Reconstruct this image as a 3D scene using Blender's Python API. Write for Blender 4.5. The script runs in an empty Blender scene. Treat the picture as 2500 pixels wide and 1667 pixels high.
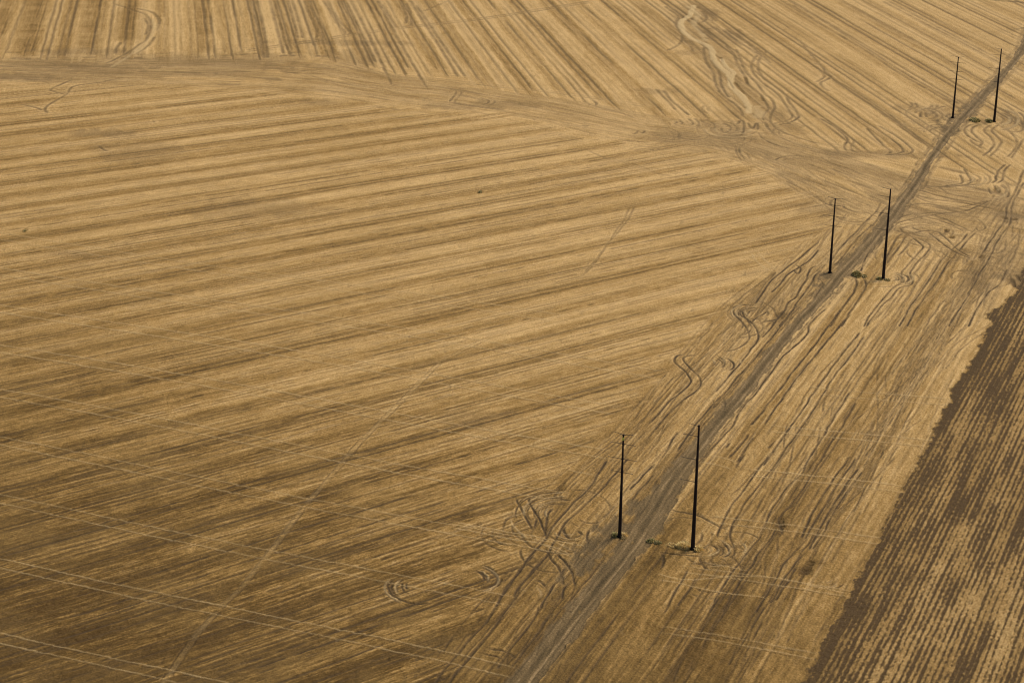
import bpy, math, random
import numpy as np
from mathutils import Matrix, Vector

# ------------------------------------------------------------------ camera, world, sun, exposure
scene = bpy.context.scene
CAM_H, PITCH, ROLL, FOC = 200.0, math.radians(21.5), math.radians(0.97), 5200.0   # FOC in pixels of a 2500 px wide frame
_F = np.array([0, math.cos(PITCH), -math.sin(PITCH)])
_R0 = np.array([1.0, 0, 0]); _U0 = np.array([0, math.sin(PITCH), math.cos(PITCH)])
_R = math.cos(ROLL) * _R0 + math.sin(ROLL) * _U0
_U = math.cos(ROLL) * _U0 - math.sin(ROLL) * _R0
cd = bpy.data.cameras.new("camera"); cam = bpy.data.objects.new("camera", cd)
scene.collection.objects.link(cam); scene.camera = cam
cd.sensor_width = 36.0; cd.lens = FOC / 2500 * 36.0
cd.clip_start = 1.0; cd.clip_end = 20000.0
cam.matrix_world = Matrix(((_R[0], _U[0], -_F[0], 0), (_R[1], _U[1], -_F[1], 0), (_R[2], _U[2], -_F[2], CAM_H), (0, 0, 0, 1)))

SUN_EL, SUN_AZ = math.radians(38), math.radians(55)      # azimuth from +Y towards +X
world = bpy.data.worlds.new("World"); scene.world = world; world.use_nodes = True
wn = world.node_tree.nodes; wl = world.node_tree.links
sky = wn.new('ShaderNodeTexSky'); sky.sky_type = 'NISHITA'; sky.sun_disc = False
sky.sun_elevation = SUN_EL; sky.sun_rotation = SUN_AZ; sky.dust_density = 3.0; sky.air_density = 1.0
wl.new(sky.outputs[0], wn['Background'].inputs[0]); wn['Background'].inputs[1].default_value = 0.05
sd = bpy.data.lights.new("sun", 'SUN'); sun = bpy.data.objects.new("sun", sd); scene.collection.objects.link(sun)
sd.energy = 1.5; sd.angle = math.radians(24); sd.color = (1.0, 0.93, 0.80)
sv = Vector((math.sin(SUN_AZ) * math.cos(SUN_EL), math.cos(SUN_AZ) * math.cos(SUN_EL), math.sin(SUN_EL)))
sun.rotation_euler = sv.to_track_quat('Z', 'Y').to_euler(); sun.location = (200, 500, 400)
scene.view_settings.view_transform = 'Standard'; scene.view_settings.look = 'None'
scene.view_settings.exposure = 1.17; scene.view_settings.gamma = 1.0
scene.render.engine = 'CYCLES'; scene.cycles.filter_width = 1.1

# ------------------------------------------------------------------ helpers
rng = np.random.default_rng(7); random.seed(11)
def ground_at(px, py):
    """survey point: where the sight line through a photo position meets the level ground"""
    d = ((px - 1250) / FOC) * _R - ((py - 833.5) / FOC) * _U + _F
    return (-d * CAM_H / d[2])[:2]
def sstep(a, b, x):
    t = np.clip((x - a) / (b - a), 0, 1); return t * t * (3 - 2 * t)
_TAB = rng.random((8, 1024, 1024)).astype(np.float32)
def vnoise(x, y, k=0):
    """smooth value noise 0..1 on float arrays"""
    x = x + 517.3 * (k + 1); y = y + 211.7 * (k + 3); T = _TAB[k % 8]
    xi = np.floor(x); yi = np.floor(y); fx = (x - xi).astype(np.float32); fy = (y - yi).astype(np.float32)
    xi = xi.astype(np.int64) & 1023; yi = yi.astype(np.int64) & 1023
    x1 = (xi + 1) & 1023; y1 = (yi + 1) & 1023
    fx = fx * fx * (3 - 2 * fx); fy = fy * fy * (3 - 2 * fy)
    a = T[xi, yi]; b = T[x1, yi]; c = T[xi, y1]; d = T[x1, y1]
    return a + (b - a) * fx + (c - a) * fy + (a - b - c + d) * fx * fy
def fbm(x, y, k=0, n=3):
    s = 0; w = 0
    for i in range(n):
        s = s + vnoise(x * 2 ** i, y * 2 ** i, k + i) * 0.5 ** i; w += 0.5 ** i
    return s / w
_PT = rng.random((8, 4096)).astype(np.float32)
def pick(i, k=0): return _PT[k, np.asarray(i).astype(np.int64) & 4095]
def noise1(x, k=0):
    i = np.floor(x); f = x - i; f = f * f * (3 - 2 * f)
    return pick(i, k) * (1 - f) + pick(i + 1, k) * f
def pts(s, ox=0, oy=0, sc=1.0):
    """'x,y x,y' -> list of photo positions"""
    return [(ox + float(a.split(',')[0]) / sc, oy + float(a.split(',')[1]) / sc) for a in s.split()]
def smooth_line(P, step):
    P = np.asarray(P, float)
    if len(P) == 2: Q = P
    else:
        E = np.vstack([2 * P[0] - P[1], P, 2 * P[-1] - P[-2]]); out = []
        for i in range(1, len(E) - 2):
            t = np.linspace(0, 1, 12, endpoint=False)[:, None]
            a, b, c, d = E[i - 1], E[i], E[i + 1], E[i + 2]
            out.append(0.5 * (2 * b + (c - a) * t + (2 * a - 5 * b + 4 * c - d) * t ** 2 + (3 * b - a - 3 * c + d) * t ** 3))
        Q = np.vstack(out + [P[-1:]])
    L = np.r_[0, np.cumsum(np.hypot(*np.diff(Q, axis=0).T))]
    n = max(2, int(L[-1] / step) + 1); s = np.linspace(0, L[-1], n)
    return np.c_[np.interp(s, L, Q[:, 0]), np.interp(s, L, Q[:, 1])], s
def to_world(P): return np.array([ground_at(x, y) for x, y in P])

# ------------------------------------------------------------------ the ground lattice: finer near the viewpoint, coarser far away
NC, NR = 1900, 1500
Y0, Y1, S0, S1 = 318.0, 1010.0, -0.315, 0.33
yy = 1 / np.linspace(1 / Y0, 1 / Y1, NR); ss = np.linspace(S0, S1, NC)
gs, gy = np.meshgrid(ss, yy); gx = gs * gy
X = gx.ravel(); Y = gy.ravel(); S = gs.ravel(); N = X.size
def rowf(y): return (1 / Y0 - 1 / np.asarray(y)) / (1 / Y0 - 1 / Y1) * (NR - 1)
def colf(x, y): return (np.asarray(x) / y - S0) / (S1 - S0) * (NC - 1)

soil = np.zeros((NR, NC), np.float32); light = soil.copy(); dark = soil.copy(); grey = soil.copy(); ridge = soil.copy(); road = soil.copy()
def splat(W, width, amp, chan, breakup=0.0, soft=1.0, lip=None, ends=2.0, seed=[0]):
    """press one wheel mark (a world polyline) into a channel of the ground"""
    seed[0] += 1
    step = max(0.35, float(np.min(width)) * 0.4)
    Q, s = smooth_line(W, step)
    wid = np.broadcast_to(np.asarray(width, float), s.shape) if np.ndim(width) == 0 else np.interp(s / s[-1], np.linspace(0, 1, len(width)), width)
    a = np.full(s.shape, float(amp))
    if breakup: a = a * np.clip(1 - breakup + breakup * 2.2 * (noise1(s / 5 + seed[0] * 37.1, 1) * .6 + noise1(s / 1.4 + seed[0] * 17.7, 2) * .4 - .1), 0, 1.25)
    if ends: a = a * sstep(0, ends, s) * sstep(0, ends, s[-1] - s)
    w2 = wid * (1 + .35 * (noise1(s / 3 + seed[0] * 7.3, 3) - .5))
    wob = (noise1(s / 4 + seed[0] * 3.1, 4) - .5) * .3
    t = np.gradient(Q, axis=0); t /= np.linalg.norm(t, axis=1)[:, None] + 1e-9
    Q = Q + np.c_[-t[:, 1], t[:, 0]] * wob[:, None]
    lim = 1.5 * Q[:, 1] ** 2 * (1 / Y0 - 1 / Y1) / (NR - 1)
    a = a * np.minimum(1, w2 / np.maximum(lim, .01)) ** .5; w2 = np.maximum(w2, lim)
    for (x, y), am, w in zip(Q, a, w2):
        if y < Y0 + 2 or y > Y1 - 2 or am <= 0.01: continue
        m = w * (1.4 if lip is None else 2.4) + .25
        r0, r1 = int(rowf(y - m)), int(rowf(y + m)) + 2
        c0, c1 = int(colf(x - m, y)), int(colf(x + m, y)) + 2
        r0 = max(r0, 0); c0 = max(c0, 0); r1 = min(r1, NR); c1 = min(c1, NC)
        if r0 >= r1 or c0 >= c1: continue
        d = np.hypot(gx[r0:r1, c0:c1] - x, gy[r0:r1, c0:c1] - y)
        v = am * (1 - sstep(w * (.5 - .4 * soft), w * (.5 + .4 * soft), d))
        np.maximum(chan[r0:r1, c0:c1], v, out=chan[r0:r1, c0:c1])
        if lip is not None:
            q = lip * (am / max(amp, 1e-6)) * np.exp(-((d - w * 1.15) / (w * .45)) ** 2)
            np.maximum(ridge[r0:r1, c0:c1], q, out=ridge[r0:r1, c0:c1])
def stroke(P, width, amp, chan, **k): splat(to_world(P), width, amp, chan, **k)
def ruts(tile, lines, width=.75, amp=.8, breakup=.5, lip=.5, chan=None):
    amp = min(1.0, amp * 1.18); breakup *= .75; amp *= .62 if chan is light else 1; width = width * .72
    ox, oy, sc = tile
    for ln in lines.strip().split('\n'):
        ln = ln.strip()
        if ln: stroke(pts(ln, ox, oy, sc), width, amp, soil if chan is None else chan, breakup=breakup, lip=lip)
def blob(px, py, rx, ry, amp, chan, ang=0.0, k=0):
    """a soft irregular patch; rx, ry in metres"""
    x, y = ground_at(px, py); m = max(rx, ry) * 1.6
    r0, r1 = max(int(rowf(max(y - m, Y0 + 1))), 0), min(int(rowf(min(y + m, Y1 - 1))) + 2, NR)
    c0, c1 = max(int(colf(x - m, y)), 0), min(int(colf(x + m, y)) + 2, NC)
    if r0 >= r1 or c0 >= c1: return
    dx, dy = gx[r0:r1, c0:c1] - x, gy[r0:r1, c0:c1] - y
    u = (dx * math.cos(ang) + dy * math.sin(ang)) / rx; v = (-dx * math.sin(ang) + dy * math.cos(ang)) / ry
    n = fbm(gx[r0:r1, c0:c1] / 2.5, gy[r0:r1, c0:c1] / 4, k, 4)
    val = amp * sstep(1.15, .35, np.hypot(u, v) + (n - .5) * 1.3)
    np.maximum(chan[r0:r1, c0:c1], val, out=chan[r0:r1, c0:c1])
def family(P, width, count, amp, w=.6, seed=1, breakup=.8, length=(.25, .6), chan=None, lip=.3):
    """many roughly parallel wheel marks along a band whose middle line is P (photo positions)"""
    r = random.Random(seed); W = to_world(P); Q, s = smooth_line(W, 4.0)
    t = np.gradient(Q, axis=0); t /= np.linalg.norm(t, axis=1)[:, None]; n = np.c_[-t[:, 1], t[:, 0]]
    wd = np.interp(s / s[-1], np.linspace(0, 1, len(width)), width)
    for i in range(count):
        L = r.uniform(*length); a = r.uniform(-.1, 1 - L * .7); o = r.uniform(-.5, .5); o2 = o + r.uniform(-.3, .3)
        i0, i1 = int(max(a, 0) * len(s)), int(min(a + L, 1) * len(s))
        if i1 - i0 < 5: continue
        off = np.linspace(o, o2, i1 - i0) * wd[i0:i1] + 1.2 * np.sin(np.linspace(0, r.uniform(3, 9), i1 - i0) + r.uniform(0, 6))
        for g in (-1.1, 1.1):
            splat(Q[i0:i1][::2] + n[i0:i1][::2] * (off[::2, None] + g), w, amp * r.uniform(.5, 1), soil if chan is None else chan, breakup=breakup, lip=lip)

# ------------------------------------------------------------------ field boundaries (surveyed from the photo)
def edge_from(P):
    W = to_world(P); return W
up = edge_from(pts("-150,136 0,135 178,139 408,143 600,140 700,136 800,138 916,158 960,172 1077,180 1135,190 1184,203 1258,215 1372,233 1457,255 1510,268 1587,296 1704,303 1796,311 1877,313 1960,335 2064,362 2173,372 2260,388 2340,405 2420,425 2500,445 2650,480"))
lo = edge_from(pts("-150,190 0,197 100,205 300,212 600,222 830,246 983,268 1200,288 1255,294 1408,322 1500,338 1679,358 1806,384 1880,425 1959,461 2040,495 2110,530 2180,565 2250,592 2330,612 2420,628 2500,640 2650,665"))
def edge_y(W): o = np.argsort(W[:, 0] / W[:, 1]); return np.interp(S, (W[:, 0] / W[:, 1])[o], W[o, 1])
Yu = edge_y(up); Yl = edge_y(lo)
fb = edge_from(pts("2075,490 2040,520 1985,580 1930,630 1880,665 1820,700 1760,760 1700,840 1620,910 1560,965 1480,1040 1420,1110 1350,1200 1310,1290 1270,1370 1210,1470 1130,1570 1060,1667 980,1790"))   # main field / strip along the road
o_ = np.argsort(fb[:, 1]); Sf = np.interp(Y, fb[o_, 1], (fb[:, 0] / fb[:, 1])[o_])
db = edge_from(pts("2560,600 2500,655 2483,708 2462,727 2442,752 2427,754 2409,768 2416,778 2424,786 2411,803 2401,826 2386,859 2375,874 2360,903 2340,933 2322,952 2316,966 2319,982 2291,1028 2270,1078 2250,1115 2207,1184 2182,1239 2173,1258 2158,1277 2152,1307 2131,1346 2110,1379 2074,1447 2054,1486 2039,1516 2012,1560 2000,1596 1960,1667 1890,1800"))
o_ = np.argsort(db[:, 1]); Sd = np.interp(Y, db[o_, 1], (db[:, 0] / db[:, 1])[o_])

w1 = fbm(X / 9, Y / 9, 0, 3) - .5; w2 = fbm(X / 2.2, Y / 3.2, 3, 3) - .5
def fan(ox, oy, ang, k):
    a0 = math.radians(ang); d0 = (math.sin(a0), math.cos(a0)); n0 = (math.cos(a0), -math.sin(a0))
    dx, dy = X - ox, Y - oy; a = dx * d0[0] + dy * d0[1]; b = dx * n0[0] + dy * n0[1]
    return b / (1 + k * a), a
A_q, A_a = fan(*ground_at(820, 720), 56.2, -.00050)      # rows closer to the viewpoint run a little more away from it
B_q, B_a = fan(*ground_at(1150, 60), -11.4, -.00034)
rag_B = (pick(np.floor(B_q / 1.6), 5) - .5) * 16 + (noise1(B_q / .5, 6) - .5) * 8
rag_A = (pick(np.floor(A_q / 2.5), 5) - .5) * 14
wB = sstep(-5, 5, Y - Yu + w1 * 10 + w2 * 5 + rag_B)
wE = sstep(-6, 6, Y - Yl + w1 * 14 + w2 * 6 + rag_A) * (1 - wB)
below = 1 - sstep(-6, 6, Y - Yl + w1 * 14 + w2 * 6 + rag_A)
dC = (S - Sf) * Y                      # metres right of the strip's left edge
wC = below * sstep(-3, 3, dC + w1 * 8 + w2 * 5)
wA = below * (1 - sstep(-3, 3, dC + w1 * 8 + w2 * 5))
dD = (S - Sd) * Y
scal = np.abs(np.sin(Y * math.pi / 5.2 + 3 * noise1(Y / 17, 3))) * 1.1 - .7
wD = sstep(-.9, .9, dD + scal * .45 * (.1 + noise1(Y / 9, 5)) + w2 * 1.3 + (fbm(X / 1.2, Y / 1.6, 2, 3) - .5) * 2.0)
wD = wD * sstep(-2, 2, ground_at(2500, 650)[1] - Y + w2 * 14 + w1 * 6)

# ------------------------------------------------------------------ swaths of the harvester
SPC = Y * Y * (1 / Y0 - 1 / Y1) / (NR - 1)
NEAR = sstep(560, 350, Y)
def swaths(q, a, per, seed, contrast=1.0, alt=.5, rut=.8, gauge=1.35, rowper=2.3, wob=.35, rows=.8, dl=(16, 2.6), dth=(.30, .62), rl=(30, 2.2), e=.09, nw=1.0):
    q = q + wob * (fbm(a / 45, q / 30, seed, 2) - .5) * 2 + .25 * (vnoise(a / 7, q / 4, seed + 2) - .5)
    u = q / per + .35 * noise1(q / (per * 2.5), seed % 8); i = np.floor(u); f = u - i
    tone = (pick(i, seed % 8) - .5) * (1 - alt) + alt * (np.mod(i, 2) - .5)
    tn = (pick(i + 1, seed % 8) - .5) * (1 - alt) + alt * (np.mod(i + 1, 2) - .5)
    tp = (pick(i - 1, seed % 8) - .5) * (1 - alt) + alt * (np.mod(i - 1, 2) - .5)
    tone = tone + (tn - tone) * .5 * sstep(1 - e, 1, f) + (tp - tone) * .5 * sstep(e, 0, f)
    t = .5 + contrast * (.62 * tone + .34 * (fbm(q / 2.4, a / 70, seed + 1, 2) - .5) + .34 * (vnoise(q / .8, a / 22, seed + 3) - .5) + .42 * (1 + 1.2 * nw * NEAR) * (vnoise(q / .38, a / 4, seed + 4) - .5) + (.15 + .35 * nw) * NEAR * (vnoise(q / .3, a / .9, seed + 2) - .5))
    t = t + contrast * .12 * (fbm(q / 9, a / 26, seed + 5, 3) - .5)
    r = np.zeros_like(t)
    for sgn in (-1, 1):
        c = .5 + sgn * gauge / per + .03 * (pick(i, 3) - .5)
        st = .25 + .95 * pick(i * 2 + (sgn > 0), 4) ** 1.5 - .45 * tone
        dash = sstep(*dth, .55 * vnoise(q / 6, a / dl[0], seed + 6) + .45 * vnoise(q / 3, a / dl[1], seed + 7))
        s2 = np.sqrt(.30 ** 2 + (.6 * SPC) ** 2)
        r = np.maximum(r, np.clip(st, 0, 1.1) * dash * np.exp(-(((f - c) * per) / s2) ** 2))
    # drill rows and chaff lines: broken dark lines with a bright shoulder
    v_ = q / rowper + .25 * vnoise(q / 9, a / 60, seed + 1); j = np.floor(v_); g_ = (v_ - j - .5 + .35 * (pick(j, (seed + 2) % 8) - .5)) * rowper
    st = np.clip(pick(j * 3 + 1, (seed + 5) % 8) * 1.5 - .25, 0, 1) * sstep(.34, .62, .5 * vnoise(q / 2.3 + 9, a / rl[0], seed + 3) + .5 * vnoise(q / 2.3 + 3, a / rl[1], seed + 1))
    sg = np.sqrt(.25 ** 2 + (.75 * SPC) ** 2)
    r = np.maximum(r, rows * st * (.25 / sg) ** .6 * np.exp(-(g_ / sg) ** 2))
    t = t + contrast * .50 * rows * st * np.exp(-((g_ + .3 + sg) / (sg + .08)) ** 2)
    return t, np.clip(rut * r * (1 + .45 * nw * NEAR), 0, 1), tone

tA, rA, _ = swaths(A_q, A_a, 6.4, 1, .62, .68, .72, 1.25, rowper=1.55, rows=.85, rl=(40, 3.2), dl=(24, 3), e=.2)
tB, rB, toneB = swaths(B_q, B_a, 6.4, 2, .60, .62, .78, 1.25, wob=.3, rows=.6, dl=(140, 25), dth=(.12, .5), rl=(160, 18))
tB = .5 + (tB - .5) * (1 - .4 * sstep(.02, .14, S))
C_q, C_a = fan(*ground_at(1850, 1000), 21.9, 0.0)
tC, rC, _ = swaths(C_q, C_a, 5.0, 3, .60, .3, .95, 1.1, wob=.3, rowper=1.7, rows=.75, rl=(60, 9), dl=(40, 8), nw=.15)
e_u = (Y - Yl) / np.maximum(Yu - Yl, 5)
E_q = e_u * 26 + .6 * w1; E_a = X
tE = .60 + .34 * (fbm(E_q / 1.6, E_a / 30, 4, 3) - .5) + .3 * (vnoise(E_q / .5, E_a / 9, 6) - .5) + .3 * (fbm(X / 14, Y / 20, 5, 3) - .5)
rE = .55 * sstep(.55, .85, vnoise(E_q / .8, E_a / 34, 2)) * sstep(.35, .6, vnoise(E_q / 3, E_a / 8, 3))

# rows of the tilled field
D_q = C_q + .25 * (fbm(C_a / 14, C_q / 8, 6, 2) - .5)
row = .5 + .5 * np.cos(D_q * 2 * math.pi / 1.08 + 2.4 * (vnoise(D_q / 6, C_a / 40, 5) - .5))
cover = .45 + .30 * sstep(0, 22, dD) - .32 * sstep(3.0, .3, dD) + 1.15 * (fbm(D_q / 4, C_a / 40, 1, 3) - .5) + .35 * (fbm(D_q / 16, C_a / 6, 2, 3) - .5)
clump = fbm(D_q / .34, C_a / .75, 0, 4)
streak = vnoise(D_q / .75, C_a / 14, 6)
straw_D = sstep(-.30, .85, 1.25 * (row - .5) + 1.9 * (clump - .5) + 1.7 * (streak - .5) + 1.2 * (cover - .5) + .02)

# ------------------------------------------------------------------ the dirt road
road_px = pts("2530,60 2512,85 2500,112 2480,143 2454,173 2418,212 2388,245 2360,275 2332,306 2306,339 2281,375 2263,400 2245,433 2224,464 2199,497 2184,520 2153,558 2122,594 2084,637 2051,670 2015,716 1983,750 1939,796 1893,852 1863,893 1824,944 1789,985 1753,1028 1722,1066 1697,1102 1666,1140 1630,1190 1590,1258 1540,1335 1480,1410 1419,1483 1356,1562 1275,1667 1180,1790")
road_w = [5.2, 5, 4.6, 4.2, 3.6, 3.4, 4.6, 5, 5, 4.2, 3.6, 3.6, 3.6, 3.8, 4.6, 4.6, 5.2, 6.0, 5.6, 4.8, 4.4, 4.2, 4.2, 4.2, 4.4, 4.6, 4.8, 5.4, 6.2, 6.6, 6.6, 6.2, 6.4, 6.4, 6.4, 6.4]
RW = to_world(road_px)
RQ, RS = smooth_line(RW, 1.0)
splat(RW, [w * .86 for w in road_w], 1.0, road, ends=0, soft=.35)
for cx, cy, rx, ry, an in ((1455, 1335, 5.5, 10, -.5), (1500, 1290, 5, 9, -.5), (1580, 1235, 3.5, 11, -.5), (1420, 1375, 5, 8, -.3), (1570, 1310, 3.5, 9, -.5), (2035, 675, 4.5, 15, -.5), (2065, 645, 4, 15, -.5), (2005, 720, 4, 14, -.5), (2335, 290, 5, 17, -.6), (2318, 320, 4.5, 14, -.4), (2362, 262, 4, 12, -.6)):
    blob(cx, cy, rx, ry, .80, road, an, 2)
# pale wheel lines on the road
tt = np.gradient(RQ, axis=0); tt /= np.linalg.norm(tt, axis=1)[:, None]; nn = np.c_[-tt[:, 1], tt[:, 0]]
wear = np.zeros((NR, NC), np.float32); crown = wear.copy()
for o, am in ((-1.0, .8), (.95, .9), (-1.9, .35), (1.7, .35)):
    splat(RQ[::6] + nn[::6] * o, .55, am, wear, breakup=.45, ends=0)
splat(RQ[::6], .9, .8, crown, breakup=.6, ends=0)
for o, am in ((-3.2, 1.1), (3.1, 1.0), (-2.5, 1.0), (2.5, 1.0)):
    splat(RQ[::6][::-1] + nn[::6][::-1] * o, .6, am * .6, soil, breakup=.9, ends=0, lip=.4)

# ------------------------------------------------------------------ wheel marks
T1 = (1500, 0, 3.92); T2 = (2000, 0, 3.92); T3 = (1500, 400, 3.92); T4 = (2000, 400, 3.92)
T5 = (1100, 1100, 3.92); T6 = (1600, 1100, 3.92); T7 = (1600, 750, 3.92); T8 = (900, 1350, 4.704)
U0 = (0, 0, 3.92); U1 = (600, 0, 3.92); U2 = (1000, 0, 3.92)
# the washed-out waterway in the far field
for ln, w_, am in (("760,50 720,150 640,210 660,300 760,380 880,430 930,480 950,560 1010,640 1080,700 1110,760 1110,820 1180,890 1240,950 1280,1010 1285,1090", 2.4, 1.2), ("1020,560 1070,640 1140,700 1110,770 1130,830 1190,880 1240,930 1260,1000", 1.7, 1.5), ("700,60 800,150 760,230 840,330 880,400", 2.5, .6), ("1330,1020 1400,1090 1350,1130", 4, .5), ("1290,1020 1440,1020", 1.0, .8)):
    stroke(pts(ln, *T1), w_, am, light, breakup=.15, soft=.7); stroke(pts(ln, *T1), w_ * 5, .45, grey, breakup=.4)
ruts(T1, """870,440 850,490 880,600 940,690 960,780 1000,870 1070,940 1150,1000 1210,1060 1230,1120
920,440 910,500 940,610 1000,690 1020,800 1060,890 1100,940
1000,380 1060,430 1140,520 1180,620 1240,720 1270,800 1380,890 1440,970 1470,1040 1420,1100 1430,1160
1160,470 1200,560 1240,660 1310,750 1360,800 1430,890 1510,960 1530,1030 1500,1090 1490,1160 1540,1230
1410,480 1340,560 1310,620 1330,700 1400,780 1480,840 1560,900 1610,970 1690,1090 1690,1130 1620,1170
1470,480 1400,550 1370,620 1390,700 1450,770 1540,830 1630,910 1680,990 1760,1100 1740,1140 1640,1190
700,0 770,60 880,110 940,170 930,210
760,10 860,90 960,160 970,210
560,80 640,150 660,180 600,190 590,240 620,290 650,370 620,420 540,470 480,490
480,60 590,140 610,170 570,195
820,100 880,170 850,210 790,215
960,370 900,320 870,290 960,270 1020,300
380,850 420,880 500,960 590,1060
460,860 540,960 660,1060 720,1110
700,1130 750,1180 720,1210
760,1130 810,1180 780,1220
560,1150 600,1170 550,1190
610,1150 650,1180 600,1195
160,1290 210,1270 220,1240
220,1280 280,1270 280,1240
1430,1160 1500,1260 1620,1330 1800,1400 1960,1440
1360,1260 1440,1340 1560,1390 1700,1430
1540,1230 1700,1300 1960,1380
1160,1200 1220,1150 1240,1230 1200,1300 1130,1280
1270,1170 1320,1230 1360,1180 1370,1250
1160,1390 1170,1470 1220,1550
1195,1390 1200,1460 1260,1540
1040,290 1180,400 1330,490 1450,560
1060,280 1250,400 1390,510 1500,610
640,370 720,440 760,500
700,380 780,450 830,490""", .7, .78, .45)
for ln in ("770,255 800,285 840,325", "1125,680 1150,690", "1140,735 1165,730", "1150,790 1190,840 1240,900", "1240,1025 1270,1030", "1020,550 1030,600", "1080,760 1130,850", "850,360 890,375", "1400,930 1430,970", "1250,740 1270,800"):
    stroke(pts(ln, *T1), 1.0, .75, dark, breakup=.3, ends=.5)
for bx, by, rx, ry, am in ((610, 230, 4, 10, .55), (1100, 350, 9, 20, .5), (900, 130, 6, 12, .55), (740, 510, 9, 6, .5), (900, 270, 7, 7, .5), (1150, 1240, 9, 14, .55), (950, 1200, 8, 10, .5), (690, 1310, 9, 7, .55), (1080, 1330, 12, 9, .5), (1560, 1220, 10, 12, .5), (1480, 1110, 5, 14, .5), (400, 875, 9, 5, .5)):
    blob(1500 + bx / 3.92, by / 3.92, rx, ry, am, grey, 0, 1)
ruts(T2, """-60,600 30,640 60,700 110,735 60,770 15,790 30,830 100,880
0,670 50,720 20,760 -40,790
850,970 890,1000 860,1040
910,980 940,1020 900,1040
970,1060 965,1130
1010,1070 1030,1130
1000,1040 1100,1045 1200,1020 1280,1025
1480,1190 1410,1210 1390,1250 1420,1300 1500,1350 1550,1370 1520,1400
1550,1190 1470,1220 1455,1260 1490,1300 1560,1360 1530,1400 1560,1430
1650,1190 1590,1230 1590,1270 1640,1320 1670,1380 1630,1440 1560,1500
1720,1190 1660,1230 1650,1260 1700,1310 1740,1360 1700,1430 1630,1500
1440,1330 1470,1370 1580,1430
1740,980 1850,1060 1920,1150 1950,1230 1900,1265 1800,1260
1700,1020 1800,1080 1880,1160 1860,1200
1780,1230 1850,1290 1890,1360 1860,1440 1790,1510
1960,1320 1890,1430 1830,1520
0,1130 120,1200 210,1270 270,1340 240,1400 260,1450
60,1140 180,1220 270,1290 330,1350 300,1410 330,1450 400,1470
500,1200 700,1340 800,1430 760,1470 600,1490
560,1200 760,1320 860,1400 890,1440 850,1475 700,1490
450,1220 600,1380 680,1450 640,1480""", .75, .75, .45)
ruts(T2, """-300,0 0,180 400,430 800,690 1340,1000
-260,50 0,225 420,470 780,710 1280,990
640,0 1000,190 1400,400 1800,610 1960,690
600,10 960,200 1330,390 1700,590 1960,730
200,0 500,160 900,380 1300,620 1900,960
-200,380 120,740 300,850 700,1120 1060,1420
120,760 420,960 760,1200 1000,1380""", .8, .62, .5, .2)
ruts(T2, "1500,-20 1700,5 1960,25 2200,60", 1.6, .9, .3, None)
for bx, by, rx, ry, am in ((1150, 1080, 9, 12, .6), (1400, 1020, 7, 12, .5), (1870, 1170, 8, 14, .5), (1500, 1160, 8, 4, .5), (640, 1475, 26, 5, .6), (900, 1040, 9, 8, .4)):
    blob(2000 + bx / 3.92, by / 3.92, rx, ry, am, grey, 0, 2)
ruts(T3, """1960,740 1850,830 1760,910 1640,1000 1540,1080 1450,1180 1390,1270 1340,1350
1960,810 1870,920 1760,990 1660,1060 1590,1140 1490,1240
1960,970 1880,1000 1850,1050 1840,1110 1770,1200 1730,1280 1660,1330 1620,1420 1540,1490 1500,1568
1990,1010 1930,1060 1890,1120 1820,1230 1760,1310 1700,1400 1620,1500 1570,1568
1700,1000 1750,1050 1780,1000 1720,960
1380,1350 1250,1350 1150,1370 1130,1410 1180,1470 1230,1530 1260,1568
1420,1380 1300,1380 1220,1400 1210,1440 1290,1500 1350,1568
1250,1470 1300,1410 1390,1390
1540,1420 1560,1480 1400,1520
1480,1400 1380,1460 1300,1520""", .85, .85, .35)
ruts(T3, """190,410 130,530 60,620 0,690 -90,800 -200,960 -330,1080
140,420 90,540 30,620 -50,740 -160,890 -290,1040
0,-40 180,20 400,90 560,120
-260,-130 -100,-60 100,-20 260,30 430,100""", .55, .5, .5, .25)
ruts(T3, """940,820 1100,790 1240,800 1370,840 1440,920 1550,1010
1300,850 1360,930 1450,1000 1530,1040
500,1070 700,1100 950,1130
480,1100 720,1130 900,1150""", .5, .7, .4, None, light)
blob(1870, 740, 9, 14, .45, grey, 0, 4)
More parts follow.
